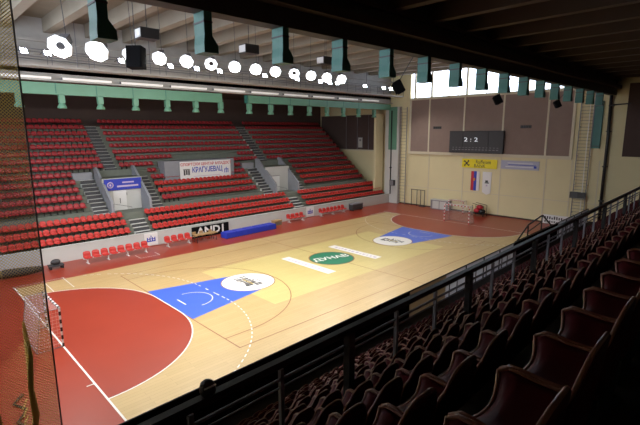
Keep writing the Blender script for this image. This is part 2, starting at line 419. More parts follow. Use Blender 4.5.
def stair(x0, x1, r0, r1):
    m = MB()
    for r in range(r0, r1):
        y, z = frow(r); zp = frow(r - 1)[1] if r > 0 else z - .6
        if r == 3: zp = 2.70
        m.box(x0, x1, y - .42, y + .05, zp, (z + zp) / 2, M_STAIR); m.box(x0, x1, y - .44, y - .41, zp + .02, (z + zp) / 2 - .02, M_RISER)
        m.box(x0, x1, y - .02, y + TR - .42, z, z + .02, M_STAIR); m.box(x0, x1, y - .04, y - .01, (z + zp) / 2, z - .01, M_RISER)
    st(m, 'aisle_stair', 'paler grey steps')
for c in (10.85, 29.75):
    stair(c - .7, c + .7, 1, 3); stair(c - .58, c + .58, 8, 16)
    stair(c - 3.2, c - 1.95, 3, 8); stair(c + 1.95, c + 3.2, 3, 8)
# vomitory portals
for i, (a, c) in enumerate(PORT):
    m = MB()
    m.box(a, c, 29.0, 29.15, 2.82, 5.9, M_WHITEW)
    m.box(a, c, 29.1, 31.0, 5.5, 5.95, M_CONC)
    m.box(a, c, 26.9, 29.0, 2.7, 2.83, M_CONC)
    for xx in (a - .02, c - .18):
        pts = [(26.95, 2.8), (31.1, 2.8), (31.1, 6.9), (30.6, 6.9), (27.1, 4.0)]
        m.add([(xx, y, z) for y, z in pts] + [(xx + .22, y, z) for y, z in pts],
              [(0, 1, 2, 3, 4), (9, 8, 7, 6, 5)] + [(k, (k + 1) % 5 + 0, (k + 1) % 5 + 5, k + 5) for k in range(5)], M_PGREY)
    m.box(a, c, 30.9, 31.1, 5.9, 6.55, M_CONC)
    po = st(m, 'portal', 'pale walls of the entrance opening')
    d = MB(); d.box(a + .9, a + 2.1, 28.94, 29.0, 2.84, 4.75, M_WHITE); d.box(a + .85, a + 2.15, 28.96, 29.0, 4.75, 4.82, M_MGREY)
    dd = d.build('door', po)
    h = MB(); h.box(a + 1.45, a + 1.5, 28.9, 28.95, 3.5, 4.0, M_DGREY); h.build('handle', dd)
    h = MB(); h.tube([(a + .3, 27.3, 2.85), (a + .3, 27.3, 3.75), (a + 1.9, 27.3, 3.3), (a + 1.9, 27.3, 2.85)], .025, M_GSTEEL, 6); h.build('handrail', po)
# grey block wall the long banner hangs on
m = MB(); m.box(15.7, 24.2, 30.25, 31.9, 4.9, 7.15, M_PGREY); st(m, 'parapet_block', 'grey block wall behind the long banner')
for c in (8.1, 23.9, 26.8):
    m = MB(); m.box(c - 1.0, c + .7, 30.9, 31.5, 5.7, 6.45, M_PGREY); st(m, 'parapet_block')
# row dividing rails at the top of the flights
m = MB()
for x, r in ((5.0, 10), (33.5, 9), (38.5, 7), (20.2, 11), (2.2, 7)):
    y, z = frow(r); m.tube([(x, y, z), (x, y, z + .9), (x + 2.2, y, z + .9), (x + 2.2, y, z)], .025, M_GSTEEL, 6)
st(m, 'guard_rail')

def shell_pts(wd, d, h, nx=6):
    """profile grid of a moulded bucket seat, front towards -Y"""
    prof = [(-d / 2, .40), (-d / 2 + .03, .435), (-d * .1, .42), (d * .28, .41), (d * .44, .44), (d * .52, .52), (d * .58, .66), (d * .66, .41 + h)]
    return prof
def bucket(mb, mt, wd=.45, d=.42, h=.40, M=None, nx=5, part='all', lean=.0):
    prof = shell_pts(wd, d, h)
    if part == 'seat': prof = prof[:5]
    if part == 'back': prof = prof[4:]
    n = len(prof); vs = []; fs = []
    for s_ in (0, 1):
        for j, (y, z) in enumerate(prof):
            top = part != 'seat' and j == n - 1
            for i in range(nx):
                u = -1 + 2 * i / (nx - 1)
                ww = wd / 2 * (.93 if top else 1)
                cz = .045 * abs(u) ** 3 if not (part != 'seat' and j >= n - 3) else 0
                cy = -.07 * abs(u) ** 2.5 if (j >= (5 if part == 'all' else 1) and part != 'seat') else 0
                dz = -.07 * abs(u) ** 4 if top else 0
                off = .018 * s_
                vs.append((u * ww, y + cy + (off if z > .45 else 0), z + cz + dz - (off if z <= .45 else 0)))
    k = n * nx
    for j in range(n - 1):
        for i in range(nx - 1):
            a = j * nx + i
            fs.append((a, a + 1, a + nx + 1, a + nx)); fs.append((k + a, k + a + nx, k + a + nx + 1, k + a + 1))
    for i in range(nx - 1):
        fs.append((i, k + i, k + i + 1, i + 1)); a = (n - 1) * nx + i; fs.append((a, a + 1, k + a + 1, k + a))
    for j in range(n - 1):
        a = j * nx; fs.append((a, a + nx, k + a + nx, k + a)); a = j * nx + nx - 1; fs.append((a, k + a, k + a + nx, a + nx))
    mb.add(vs, fs, mt, M, smooth=True)

def far_ok(r, x):
    if x < X0 + .3 or x > (45.9 if r < 3 else 45.1): return False
    for c in (10.85, 29.75):
        if r < 3 and abs(x - c) < .98: return False
        if 3 <= r <= 6 and c - 3.65 < x < c + 3.55: return False
        if r == 7 and c - 3.65 < x < c + 3.55: return False
        if r >= 8 and abs(x - c) < .85: return False
    if r in (7, 8) and 15.4 < x < 24.5: return False
    if r == 9 and 18.0 < x < 26.2: return False
    return True
m = MB(); bucket(m, M_SEAT); m.box(-.03, .03, .05, .25, 0.0, .42, M_BRKT); SEAT_FAR = m.build('stadium_seat', data_only=True)
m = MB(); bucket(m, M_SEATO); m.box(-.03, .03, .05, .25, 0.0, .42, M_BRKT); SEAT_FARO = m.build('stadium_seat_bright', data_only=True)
cands = []
for r in range(16):
    y, z = frow(r); x = X0 + .4; blk = 0
    while x < X1:
        if far_ok(r, x):
            cands.append((r, x, y + .42, z))
        x += .505
vis = []
for c in cands:
    p = project((c[1], c[2], c[3] + .6))
    inside = p is not None and -4 < p[0] < 644 and -4 < p[1] < 430
    vis.append((p[2] if inside else 1e9, inside, c))
vis.sort(key=lambda t: t[0])
keep = [v[2] for v in vis[:300]]; rest = [v[2] for v in vis[300:] if v[1]]
# ordinals counted away from the stair of each block
def blockname(r, x):
    if x < 10.85: return 0, 10.85 - x, 'the nearer aisle'
    if x < 20.3: return 1, x - 10.85, 'the nearer aisle'
    if x < 29.75: return 2, 29.75 - x, 'the farther aisle'
    return 3, x - 29.75, 'the farther aisle'
SIDE = ['net-side of', 'scoreboard-side of', 'net-side of', 'scoreboard-side of']
order = {}
for c in keep + rest:
    bl, dist, nm = blockname(c[0], c[1]); order.setdefault((c[0], bl), []).append((dist, c[1]))
for v in order.values(): v.sort()
for c in keep:
    r, x, y, z = c; bl, dist, nm = blockname(r, x)
    k = [q[1] for q in order[(r, bl)]].index(x) + 1
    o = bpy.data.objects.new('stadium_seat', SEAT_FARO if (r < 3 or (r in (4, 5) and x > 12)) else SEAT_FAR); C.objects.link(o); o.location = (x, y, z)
    tag(o, 'red seat, %s %s %s, %s row up the far stand' % (nth(k), SIDE[bl], nm, nth(r + 1)), 'seat', 'red seats of the far stand')
m = MB()
for r, x, y, z in rest:
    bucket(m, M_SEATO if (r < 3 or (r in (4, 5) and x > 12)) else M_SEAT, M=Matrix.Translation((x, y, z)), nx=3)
o = m.build('stadium_seats'); tag(o, 'remaining red plastic seats filling the higher and more distant rows of the far stand', 'seats', 'red seats of the far stand', 'stuff')

# ------------------------------------------------------------------ near stand (local frame: a along the rows, d towards the court)
NA = .028
NE = Vector((math.cos(NA), math.sin(NA), 0)); NN = Vector((-math.sin(NA), math.cos(NA), 0))
def NP(a, d, z=0.0): return Vector((CAM.x, CAM.y, 0)) + NE * a + NN * d + Vector((0, 0, z))
NM = Matrix.Translation((CAM.x, CAM.y, 0)) @ Matrix.Rotation(NA, 4, 'Z')
AEND = 51.0
nstand = thing('grandstand', 'dark stepped stand of maroon seats on the nearer side of the court', 'grandstand', (CAM.x, CAM.y, 0), NA)
# row d = position of the seat back; index 0 is nearest the camera
ROWS = [.31 + .79 * j for j in range(13)]
def seat_top(d): return CAM.z - .76 - .63 * (d - .31) / .79
b = MB()
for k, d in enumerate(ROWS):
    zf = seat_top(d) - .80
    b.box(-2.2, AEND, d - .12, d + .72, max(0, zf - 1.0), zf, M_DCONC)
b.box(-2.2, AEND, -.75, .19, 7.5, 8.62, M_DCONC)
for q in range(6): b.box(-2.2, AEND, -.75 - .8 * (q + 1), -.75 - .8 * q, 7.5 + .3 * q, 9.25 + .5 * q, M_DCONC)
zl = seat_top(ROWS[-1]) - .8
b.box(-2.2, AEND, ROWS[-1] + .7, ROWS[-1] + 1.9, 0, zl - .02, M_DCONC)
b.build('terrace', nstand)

# seat with parts: local +Y looks at the court, y = 0 is the top of the backrest
def surf(mb, f, nu, nv, th, mt):
    """two skinned sheet from f(u, v) -> (point, outward offset)"""
    vs = []
    for s_ in (0, 1):
        for j in range(nv):
            for i in range(nu):
                p, n = f(-1 + 2 * i / (nu - 1), j / (nv - 1)); vs.append(tuple(Vector(p) + Vector(n) * (th * s_)))
    k = nu * nv; fs = []
    for j in range(nv - 1):
        for i in range(nu - 1):
            a = j * nu + i; fs += [(a, a + 1, a + nu + 1, a + nu), (k + a, k + a + nu, k + a + nu + 1, k + a + 1)]
    for i in range(nu - 1):
        a = (nv - 1) * nu + i; fs += [(i, k + i, k + i + 1, i + 1), (a, a + 1, k + a + 1, k + a)]
    for j in range(nv - 1):
        a = j * nu; c = j * nu + nu - 1; fs += [(a, a + nu, k + a + nu, k + a), (c, k + c, k + c + nu, c + nu)]
    mb.add(vs, fs, mt, smooth=True); return vs[:k]
def f_back(u, v):
    hw = .235 * (1 - .18 * v ** 4)
    return (u * hw, .045 - .045 * v + .055 * abs(u) ** 3 * (1 - .4 * v), .42 + .40 * v - .14 * v ** 2 * abs(u) ** 3.5), (0, -1, 0)
def f_pan(u, v):
    return (u * .236, .05 + .40 * v - .05 * v * (1 - abs(u) ** 2), .40 - .02 * math.sin(PI * v) + .070 * abs(u) ** 3.2 * (.6 + .4 * v) - (.05 * (v - .85) / .15 if v > .85 else 0)), (0, 0, -1)
def rim_back(vs, nu, nv): return [vs[j * nu] for j in range(nv)] + [vs[(nv - 1) * nu + i] for i in range(1, nu - 1)] + [vs[j * nu + nu - 1] for j in range(nv - 1, -1, -1)]
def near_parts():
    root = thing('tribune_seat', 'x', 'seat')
    m = MB(); vs = surf(m, f_pan, 13, 9, .012, M_SEATN); m.tube(rim_back(vs, 13, 9), .011, M_RIMHI, 7); m.build('seat', root)
    m = MB(); vs = surf(m, f_back, 13, 8, .012, M_SEATN); m.tube(rim_back(vs, 13, 8), .010, M_RIMHI, 7); m.build('backrest', root)
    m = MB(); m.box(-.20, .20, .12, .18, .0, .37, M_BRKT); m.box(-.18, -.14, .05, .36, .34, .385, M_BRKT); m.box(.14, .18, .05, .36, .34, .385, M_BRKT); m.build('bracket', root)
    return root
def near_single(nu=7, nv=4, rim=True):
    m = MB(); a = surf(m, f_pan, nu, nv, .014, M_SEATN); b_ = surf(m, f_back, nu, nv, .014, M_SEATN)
    if rim: m.tube(rim_back(a, nu, nv), .012, M_RIMHI, 4); m.tube(rim_back(b_, nu, nv), .012, M_RIMHI, 4)
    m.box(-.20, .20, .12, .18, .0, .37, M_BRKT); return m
cands = []
for k, d in enumerate(ROWS):
    zf = seat_top(d) - .80; a = -1.23 + (.13 if k % 2 else 0)
    while a < AEND - 1.0:
        p = project(NP(a, d, zf + .7)); q = project(NP(a, d, zf + .8))
        if p is not None and q is not None and -50 < p[0] < 690 and q[1] < 440: cands.append((p[2], k, a, d, zf))
        elif p is not None and p[2] < 2.2 and -200 < p[0] < 900 and q and q[1] < 520: cands.append((p[2], k, a, d, zf))
        a += .5
cands.sort(); nk = cands[:300]; nr = cands[300:]
first = {}
for c in cands: first.setdefault(c[1], []).append(c[2])
for v in first.values(): v.sort()
proto = near_parts(); used = False
single = near_single().build('tribune_seat_single', data_only=True)
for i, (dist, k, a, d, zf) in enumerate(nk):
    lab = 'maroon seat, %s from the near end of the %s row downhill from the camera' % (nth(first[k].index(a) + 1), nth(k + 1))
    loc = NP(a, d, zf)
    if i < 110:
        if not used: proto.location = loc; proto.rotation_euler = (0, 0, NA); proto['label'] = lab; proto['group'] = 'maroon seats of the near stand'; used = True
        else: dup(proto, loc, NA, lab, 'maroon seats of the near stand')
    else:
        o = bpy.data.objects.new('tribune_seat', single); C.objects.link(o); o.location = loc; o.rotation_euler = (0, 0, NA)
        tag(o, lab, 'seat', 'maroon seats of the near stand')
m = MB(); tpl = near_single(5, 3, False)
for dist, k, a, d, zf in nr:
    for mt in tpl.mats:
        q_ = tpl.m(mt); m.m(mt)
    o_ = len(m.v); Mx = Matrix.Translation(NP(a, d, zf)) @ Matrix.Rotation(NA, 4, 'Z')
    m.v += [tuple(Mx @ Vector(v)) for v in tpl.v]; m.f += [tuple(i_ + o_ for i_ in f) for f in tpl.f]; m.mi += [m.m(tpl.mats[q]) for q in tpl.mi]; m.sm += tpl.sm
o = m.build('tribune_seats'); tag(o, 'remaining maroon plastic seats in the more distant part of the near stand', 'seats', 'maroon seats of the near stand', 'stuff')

# black railing across the stand
RD = 3.5; RT = CAM.z - 2.50
zfr = seat_top(3.85) - .8
rail = thing('black_railing', 'black steel railing with a broad top bar crossing the near stand', 'railing', NP(0, RD, 0), NA)
b = MB(); b.box(-2, AEND + .6, -.03, .03, RT - .085, RT, M_BLACK); b.box(-2, AEND + .6, -.045, .045, RT - .02, RT + .01, M_BLACK); b.build('top_bar', rail)
for z, r_ in ((RT - .23, .02), (RT - .33, .012)):
    b = MB(); b.tube([(-2, .0, z), (AEND + .6, 0, z)], r_, M_GSTEEL, 6); b.build('rail', rail)
a = .7; kk = 0
while a < AEND:
    b = MB()
    if kk % 3 == 0: b.box(a - .055, a + .055, -.10, .0, zfr, RT - .02, M_BLACK)
    else: b.box(a - .025, a + .025, -.03, .02, zfr, RT - .1, M_GSTEEL)
    b.build('post', rail); a += 1.12; kk += 1

# barrier at the foot of the near stand
BD = 11.4; BT = 2.35; BZ = zl - .02
bar = thing('stand_barrier', 'long barrier of black, beige and blue grey panels at the foot of the near stand', 'barrier', NP(0, BD, 0), NA)
def panel(a0, a1, mt, lab, name='panel'):
    m = MB(); m.box(a0, a1 - .03, -.03, .03, BZ - .9, BT, mt); o = m.build(name, bar); o['label'] = lab
    return o
panel(-2.2, 18.0, M_BLACKB, 'matt black barrier panel')
for q in range(4): panel(18.0 + q * .9, 18.9 + q * .9, M_BEIGEP, 'beige barrier panel')
a = 21.6
while a < AEND - 1:
    if 31.0 < a < 39: panel(a, a + 2.4, M_BLACKB, 'black barrier panel')
    else: panel(a, a + 2.4, M_PANEL, 'blue grey barrier panel')
    m = MB(); m.tube([(a + .35, -.06, BZ + .0), (a + .35, -.06, BT - .35), (a + .45, -.06, BT - .22), (a + 1.15, -.06, BT - .22), (a + 1.25, -.06, BT - .35), (a + 1.25, -.06, BZ)], .028, M_BLACK, 6)
    m.build('frame_hoop', bar)
    m = MB(); m.tube([(a + 2.3, -.06, BZ), (a + 2.3, -.06, BT)], .035, M_BLACK, 6); m.build('post', bar); a += 2.4
b = MB(); b.tube([(-2.2, 0, BT), (AEND - .5, 0, BT)], .04, M_BLACK, 8); b.build('cap_rail', bar)
# stair handrail rising over the barrier
sr = thing('stair_handrail', 'black stair handrail with two sloping arms rising above the black railing', 'handrail', NP(32, 11.6, 0), NA)
b = MB(); b.tube([(-.1, 0, 2.0), (.2, 0, 2.2), (2.4, 0, 3.15), (5.2, 0, 3.45), (5.5, 0, 3.45), (8.0, 0, 2.2), (8.2, 0, 1.9)], .06, M_BLACK, 8); b.build('top_rail', sr)
b = MB(); b.tube([(2.4, 0, 2.6), (5.4, 0, 2.95)], .045, M_BLACK, 6); b.build('mid_rail', sr)
for x, z in ((2.4, 3.15), (5.4, 3.45)):
    b = MB(); b.tube([(x, 0, .0), (x, 0, z)], .05, M_BLACK, 6); b.build('post', sr)
b = MB(); b.box(-.1, 8.2, -.02, .02, .0, 2.3, M_BLACKB); b.build('guard_panel', sr)
# arched handrail by the end wall
ah = thing('arched_handrail', 'small arched black handrail at the top of the near stand by the end wall', 'handrail', NP(45.0, 7.2, 0), NA)
zz = seat_top(7.2) - .8
b = MB(); b.tube([(0, 0, zz), (0, 0, zz + 1.5), (.4, 0, zz + 1.85), (.9, 0, zz + 1.9), (1.5, 0, zz + 1.5), (1.5, 0, zz)], .04, M_BLACK, 8); b.build('hoop', ah)
b = MB(); b.tube([(0, 0, zz + 1.0), (1.5, 0, zz + 1.0)], .03, M_BLACK, 6); b.build('mid_rail', ah)
# small round lamp clipped on the railing
cl = thing('clamp_lamp', 'small round dark lamp clamped on the top bar of the black railing', 'lamp', NP(2.02, RD, RT + .015), NA)
b = MB(); b.lathe([(.0, 0), (.065, 0), (.078, .03), (.08, .07), (.066, .115), (.035, .14), (0, .147)], M_DGREY, 16); b.build('head', cl)
b = MB(); b.tube([(-.06, -.045, .09), (-.03, -.075, .11), (.03, -.075, .11), (.06, -.045, .09)], .008, M_REFL, 6); b.build('rim_bar', cl)
b = MB(); b.box(-.03, .03, -.05, .05, -.005, .015, M_DGREY); b.build('clamp', cl)

# ------------------------------------------------------------------ vents under the near girder
def vent(mt, s=1.0):
    m = MB()
    m.box(-.30 * s, .12 * s, -.46 * s, .46 * s, 0.45, 1.25, mt); me1 = m.build('duct', data_only=True)
    m = MB()
    P = [(-.30 * s, -.46 * s), (.12 * s, -.46 * s), (.12 * s, .46 * s), (-.30 * s, .46 * s)]
    Q = [(-.34 * s, -.46 * s), (.42 * s, -.46 * s), (.42 * s, .46 * s), (-.34 * s, .46 * s)]
    vs = [(x, y, .47) for x, y in P] + [(x, y, .22) for x, y in Q] + [(x, y, 0) for x, y in Q]
    fs = [(3, 2, 1, 0), (8, 9, 10, 11)] + [(k, (k + 1) % 4, (k + 1) % 4 + 4, k + 4) for k in range(4)] + [(k + 4, (k + 1) % 4 + 4, (k + 1) % 4 + 8, k + 8) for k in range(4)]
    m.add(vs, fs, mt); me2 = m.build('nozzle', data_only=True)
    m = MB(); m.box(-.33 * s, .15 * s, -.48 * s, .48 * s, .82, .87, M_DGREY); me3 = m.build('joint_band', data_only=True)
    return [('duct', me1), ('nozzle', me2), ('joint_band', me3)]
vp = vent(M_TEAL, .62)
for k in range(16):
    x = -.65 + 2.9 * k
    r = thing('ventilation_duct', 'teal drop duct with a flared mouth, %s from the near end under the dark girder' % nth(k + 1), 'ventilation duct', (x, -2.2, 12.42), 0, 'teal drop ducts under the dark girder')
    for n_, me in vp:
        o = bpy.data.objects.new(n_, me); C.objects.link(o); o.parent = r
fd = thing('duct_trunk', 'long mint green ventilation trunk along the front of the far stand roof', 'ventilation duct', (20, 24.4, 13.0))
b = MB(); b.box(-25.5, -.7, -.1, .35, 0, .85, M_MINT); b.build('trunk', fd)
b = MB(); b.box(2.4, 26.4, -.1, .35, .1, .85, M_MINT); b.build('trunk', fd)
for k in range(15):
    if k in (6, 7): continue
    b = MB(); b.box(-21 + 2.9 * k, -20.95 + 2.9 * k, -.12, .36, .08, .86, M_TEAL); b.build('seam', fd)
fv = []
m = MB(); m.box(-.2, .2, -.2, .2, .4, 1.05, M_MINT); f1 = m.build('duct', data_only=True)
m = MB(); m.lathe([(.17, .45), (.2, .35), (.33, .12), (.33, 0), (.1, 0)], M_MINT, 12); f2 = m.build('nozzle', data_only=True)
for k, x in enumerate([2.4, 5.2, 8.0, 10.85, 13.7, 16.5, 19.2, 22.6, 25.4, 28.2, 31.1, 34.0, 36.9, 39.8, 43.0]):
    r = thing('drop_nozzle', 'mint green drop nozzle, %s from the net end along the mint trunk' % nth(k + 1), 'ventilation duct', (x, 24.5, 12.0), 0, 'mint drop nozzles over the far stand')
    for n_, me in (('duct', f1), ('nozzle', f2)):
        o = bpy.data.objects.new(n_, me); C.objects.link(o); o.parent = r
# white batten covers
x = 1.0; k = 0
while x < 43:
    k += 1; m = MB(); ln = 3.6
    m.box(-ln / 2, ln / 2, -.12, .12, 0, .16, M_TUBE)
    m.box(-ln / 2 - .03, -ln / 2, -.13, .13, -.01, .17, M_MGREY); m.box(ln / 2, ln / 2 + .03, -.13, .13, -.01, .17, M_MGREY)
    o = m.build('batten_light', loc=(x + ln / 2, 24.35, 14.12)); tag(o, 'long white batten light, %s from the net end above the mint duct' % nth(k), 'light', 'white batten lights above the mint duct')
    x += ln + .75

# ------------------------------------------------------------------ lamps
def spot(loc, tgt, watts, size, soft, name='lamp_light', parent=None):
    l = bpy.data.lights.new(name, 'SPOT'); l.energy = watts; l.spot_size = size; l.spot_blend = .5; l.shadow_soft_size = soft; l.color = (1.0, .96, .90)
    o = bpy.data.objects.new(name, l); C.objects.link(o)
    d = Vector(tgt) - Vector(loc); o.rotation_euler = d.to_track_quat('-Z', 'Y').to_euler(); o.location = loc
    if parent is not None:
        o.parent = parent; o.matrix_parent_inverse = parent.matrix_world.inverted()
    return o
m = MB(); m.lathe([(.15, .50), (.30, .42), (.52, .10), (.60, .0), (.56, -.02), (.50, .08), (.28, .34)], M_REFL, 8, smooth=False)
hb_ref = m.build('reflector', data_only=True)
m = MB(); m.lathe([(.02, .30), (.30, .30), (.50, .08), (.53, .03)], M_LAMP, 8, smooth=False); hb_glow = m.build('lamp_glow', data_only=True)
m = MB(); m.box(-.22, .22, -.22, .22, .48, .95, M_HOUS); hb_box = m.build('gear_housing', data_only=True)
m = MB(); m.lathe([(0, .05), (.2, .05), (.2, .12), (0, .12)], M_DGREY, 8, smooth=False)
for k in range(4):
    a = k * PI / 2 + .3; m.tube([(.18 * math.cos(a), .18 * math.sin(a), .08), (.55 * math.cos(a), .55 * math.sin(a), .03)], .02, M_DGREY, 5)
hb_core = m.build('glare_disc', data_only=True)
HBX = [.95, 2.43, 3.88, 5.33, 6.78, 8.2, 9.7, 11.15, 12.6, 14.1, 15.55, 17.0, 18.45]
for k, x in enumerate(HBX):
    big = k < 2
    r = thing('high_bay_lamp', 'large bright octagonal hanging lamp, %s from the net end of the lamp row' % nth(k + 1), 'lamp', (x, 7.5, 13.75), 0, 'big lamps hanging in a row over the court')
    tilt = (Vector((-.52, -.62, -.58))).normalized()
    q = tilt.to_track_quat('-Z', 'Y'); sc_ = .88 if big else .62
    r.scale = (sc_,) * 3
    r.rotation_euler = q.to_euler()
    parts = [('reflector', hb_ref), ('lamp_glow', hb_glow), ('gear_housing', hb_box)]
    if k in (0, 5, 9): parts.append(('glare_disc', hb_core))
    for n_, me in parts:
        o = bpy.data.objects.new(n_, me); C.objects.link(o); o.parent = r
    h = MB(); top = q.inverted() @ Vector((0, 0, 3.8 / sc_)); st0 = Vector((0, 0, .9)); h.tube([st0, st0 * .4 + top], .02, M_DGREY, 5); h.build('hanger_rod', r)
    spot((x, 7.5, 13.5), (x + 1.5, 15.5, 0), HIGHBAY_W, 2.75, .35)
m = MB(); m.box(-.22, .22, -.10, .12, -.17, .17, M_HOUS); m.tube([(-.24, .02, 0), (-.24, .1, .25), (.24, .1, .25), (.24, .02, 0)], .015, M_DGREY, 5); fh = m.build('flood_housing', data_only=True)
m = MB(); m.box(-.21, .21, -.13, -.10, -.16, .16, M_LAMPS); fg = m.build('flood_glow', data_only=True)
FLX = [2.5, 3.9, 8.9, 12.9, 15.3, 17.6, 22.7, 26.9, 30.3, 31.8, 33.0, 37.9, 41.6, 43.1]
for k, x in enumerate(FLX):
    r = thing('floodlight', 'small dazzling floodlight, %s from the net end along the far catwalk' % nth(k + 1), 'lamp', (x, 21.9, 15.55), 0, 'small floodlights along the far catwalk')
    q = (Vector((20, 2, 0)) - Vector((x, 21.9, 15.5))); r.rotation_euler = (math.atan2(q.z, abs(q.y)) * .55, 0, math.atan2(-q.x, abs(q.y)) * -.5)
    for n_, me in (('housing', fh), ('lamp_face', fg)):
        o = bpy.data.objects.new(n_, me); C.objects.link(o); o.parent = r
    b = MB(); b.tube([(0, .1, .25), (0, .7, .3)], .02, M_DGREY, 5); b.build('bracket', r)
    spot((x, 21.7, 15.4), (min(max(x, 4), 40), 15.5, 0), FLOOD_W, 2.2, .2)
# more courtside lamps towards the far end, same fittings on the roof behind the ducts
# hung grey boxes (projector like housings)
for k, x in enumerate([4.79, 10.7, 16.83]):
    r = thing('hanging_box', 'grey box unit hung on a rod above the lamps, %s from the net end' % nth(k + 1), 'box', (x, 7.5, 14.55), 0, 'grey box units hung under the roof')
    b = MB(); b.box(-.45, .45, -.35, .35, 0, .48, M_DGREY); b.build('body', r)
    b = MB(); b.box(-.47, -.45, -.30, .30, .05, .43, M_WHITE); b.build('front_panel', r)
    b = MB(); b.tube([(0, 0, .48), (0, 0, 2.95)], .02, M_DGREY, 5); b.build('rod', r)
def speaker(x, y, z, w_, h_, d_, rz, lab, tilt=.15, rod=3.0):
    r = thing('loudspeaker', lab, 'loudspeaker', (x, y, z), rz)
    Mx = Matrix.Rotation(tilt, 4, 'Y')
    b = MB(); b.box(-d_ / 2, d_ / 2, -w_ / 2, w_ / 2, -h_ / 2, h_ / 2, M_BLACKB, Mx); b.box(d_ / 2, d_ / 2 + .08, -w_ * .35, w_ * .35, -h_ * .42, h_ * .42, M_BLACKB, Mx); b.build('cabinet', r)
    b = MB(); b.box(-d_ / 2 - .03, -d_ / 2, -w_ * .46, w_ * .46, -h_ * .46, h_ * .46, M_BLACKB, Mx); b.build('grille', r)
    b = MB(); up = Vector((0, 0, rod)) if rod > 2 else Matrix.Rotation(-rz, 3, 'Z') @ Vector((0, -.85, rod))
    b.tube([(0, 0, h_ / 2 - .05), up], .02, M_DGREY, 5); b.build('hanger', r)
speaker(4.05, 7.2, 13.6, .72, .98, .55, .75, 'tall black loudspeaker hung among the big bright lamps', .1, 3.9)
speaker(13.2, -1.2, 12.25, .35, .62, .35, 2.3, 'black loudspeaker tilted below the dark girder near the corner windows', .5, 1.4)
speaker(24.0, -1.2, 12.15, .35, .6, .35, 2.3, 'black loudspeaker hung below the dark girder above the far scoreboard', .5, 1.4)
speaker(35.0, -1.2, 12.3, .35, .6, .35, 2.3, 'black loudspeaker hung below the dark girder close to the wall ladder', .5, 1.3)

# ------------------------------------------------------------------ end wall fittings
sb = thing('scoreboard', 'wide black electronic scoreboard high on the brown panels of the end wall', 'scoreboard', (XW1 - .3, 11.6, 7.5))
b = MB(); b.box(-.25, .13, -3.4, 3.5, 0, 2.65, M_DGREY); b.build('housing', sb)
b = MB()
for z in (0, 2.6): b.box(-.28, -.25, -3.4, 3.5, z, z + .06, M_BLACK)
for y in (-1.6, 1.7): b.box(-.27, -.25, y - .02, y + .02, 0, 2.65, M_BLACK)
b.build('frame', sb)
dg = text_mesh('digit', '2 : 2', .7, M_DIGIT, face_mx(-.27, .6, 1.6), sb, .006, 1.5)
b = MB()
for k in range(14): b.box(-.265, -.25, -2.9 + k * .44, -2.62 + k * .44, .35, .43, M_MGREY); b.box(-.265, -.25, -2.9 + k * .44, -2.7 + k * .44, .62, .68, M_MGREY)
b.build('name_strip', sb)
rb = thing('bank_sign', 'yellow sign with black crossed emblem and lettering under the scoreboard', 'sign', (XW1 - .051, 11.2, 6.2))
b = MB(); b.box(-.05, .05, -2.25, 2.25, -.55, .55, M_YEL); b.build('board', rb)
text_mesh('lettering', 'Raiffeisen', .66, M_DINK, face_mx(-.055, -.55, .20), rb, .004, .78)
text_mesh('lettering', 'BANK', .56, M_DINK, face_mx(-.055, -.1, -.28), rb, .004, 1.0)
b = MB()
for s_ in (-1, 1):
    Mx = Matrix.Translation((-.056, 1.62, 0)) @ Matrix.Rotation(s_ * PI / 4, 4, 'X')
    b.box(0, .01, -.07, .07, -.45, .45, M_DINK, Mx)
    b.box(0, .01, -.07, .16, .33, .45, M_DINK, Mx); b.box(0, .01, -.16, .07, -.45, -.33, M_DINK, Mx)
b.build('crossed_emblem', rb)
gs = thing('wall_sign', 'long grey blue sign with faint lines of writing beside the yellow sign', 'sign', (XW1 - .051, 6.3, 6.25))
b = MB(); b.box(-.05, .05, -2.15, 2.15, -.5, .5, M_PGB); b.build('board', gs)
b = MB(); b.box(-.056, -.05, -1.5, 1.4, .18, .24, M_WHITE); b.box(-.056, -.05, -1.8, 1.3, -.02, .05, M_BLINK); b.box(-.056, -.05, -1.6, 1.6, -.24, -.17, M_WHITE); b.box(-.056, -.05, -1.9, -1.6, -.3, -.05, M_BLINK)
b.build('lettering', gs)
# flags
fg_ = thing('flag', 'red, blue and white striped flag hanging on the end wall under the yellow sign', 'flag', (XW1 - .06, 11.6, 4.05))
for k, (mt, nm) in enumerate(((M_RINK, 'red'), (M_BLINK, 'blue'), (M_WHITE, 'white'))):
    b = MB(); y0 = .55 - k * .37; b.box(-.02, .02, y0 - .37, y0, -1.2, 1.2, mt); o = b.build('stripe', fg_); o['label'] = nm + ' stripe of the flag'
b = MB(); b.lathe([(0, 0), (.2, 0), (.2, .012), (0, .012)], M_RINK, 10, M=face_mx(-.02, .12, .2)); b.box(-.04, -.02, .05, .19, .0, .35, M_GOLD); b.build('crest', fg_)
ff = thing('flag', 'white flag with a small dark emblem hanging beside the striped flag', 'flag', (XW1 - .06, 10.05, 3.9))
b = MB(); b.add([(-.02, .6, 1.35), (-.02, -.55, 1.35), (-.05, -.5, -1.2), (-.02, .0, -1.45), (-.05, .55, -1.15), (.02, .6, 1.35), (.02, -.55, 1.35), (0, -.5, -1.2), (.02, 0, -1.45), (0, .55, -1.15)],
                 [(0, 1, 2, 3, 4), (9, 8, 7, 6, 5), (0, 5, 6, 1), (1, 6, 7, 2), (2, 7, 8, 3), (3, 8, 9, 4), (4, 9, 5, 0)], M_WHITE); b.build('cloth', ff)
b = MB(); b.box(-.06, -.05, -.28, .25, -.05, .08, M_DINK); b.box(-.06, -.05, -.15, .2, .1, .32, M_DINK); b.box(-.06, -.05, -.1, .1, -.4, -.2, M_PALEINK); b.build('emblem', ff)
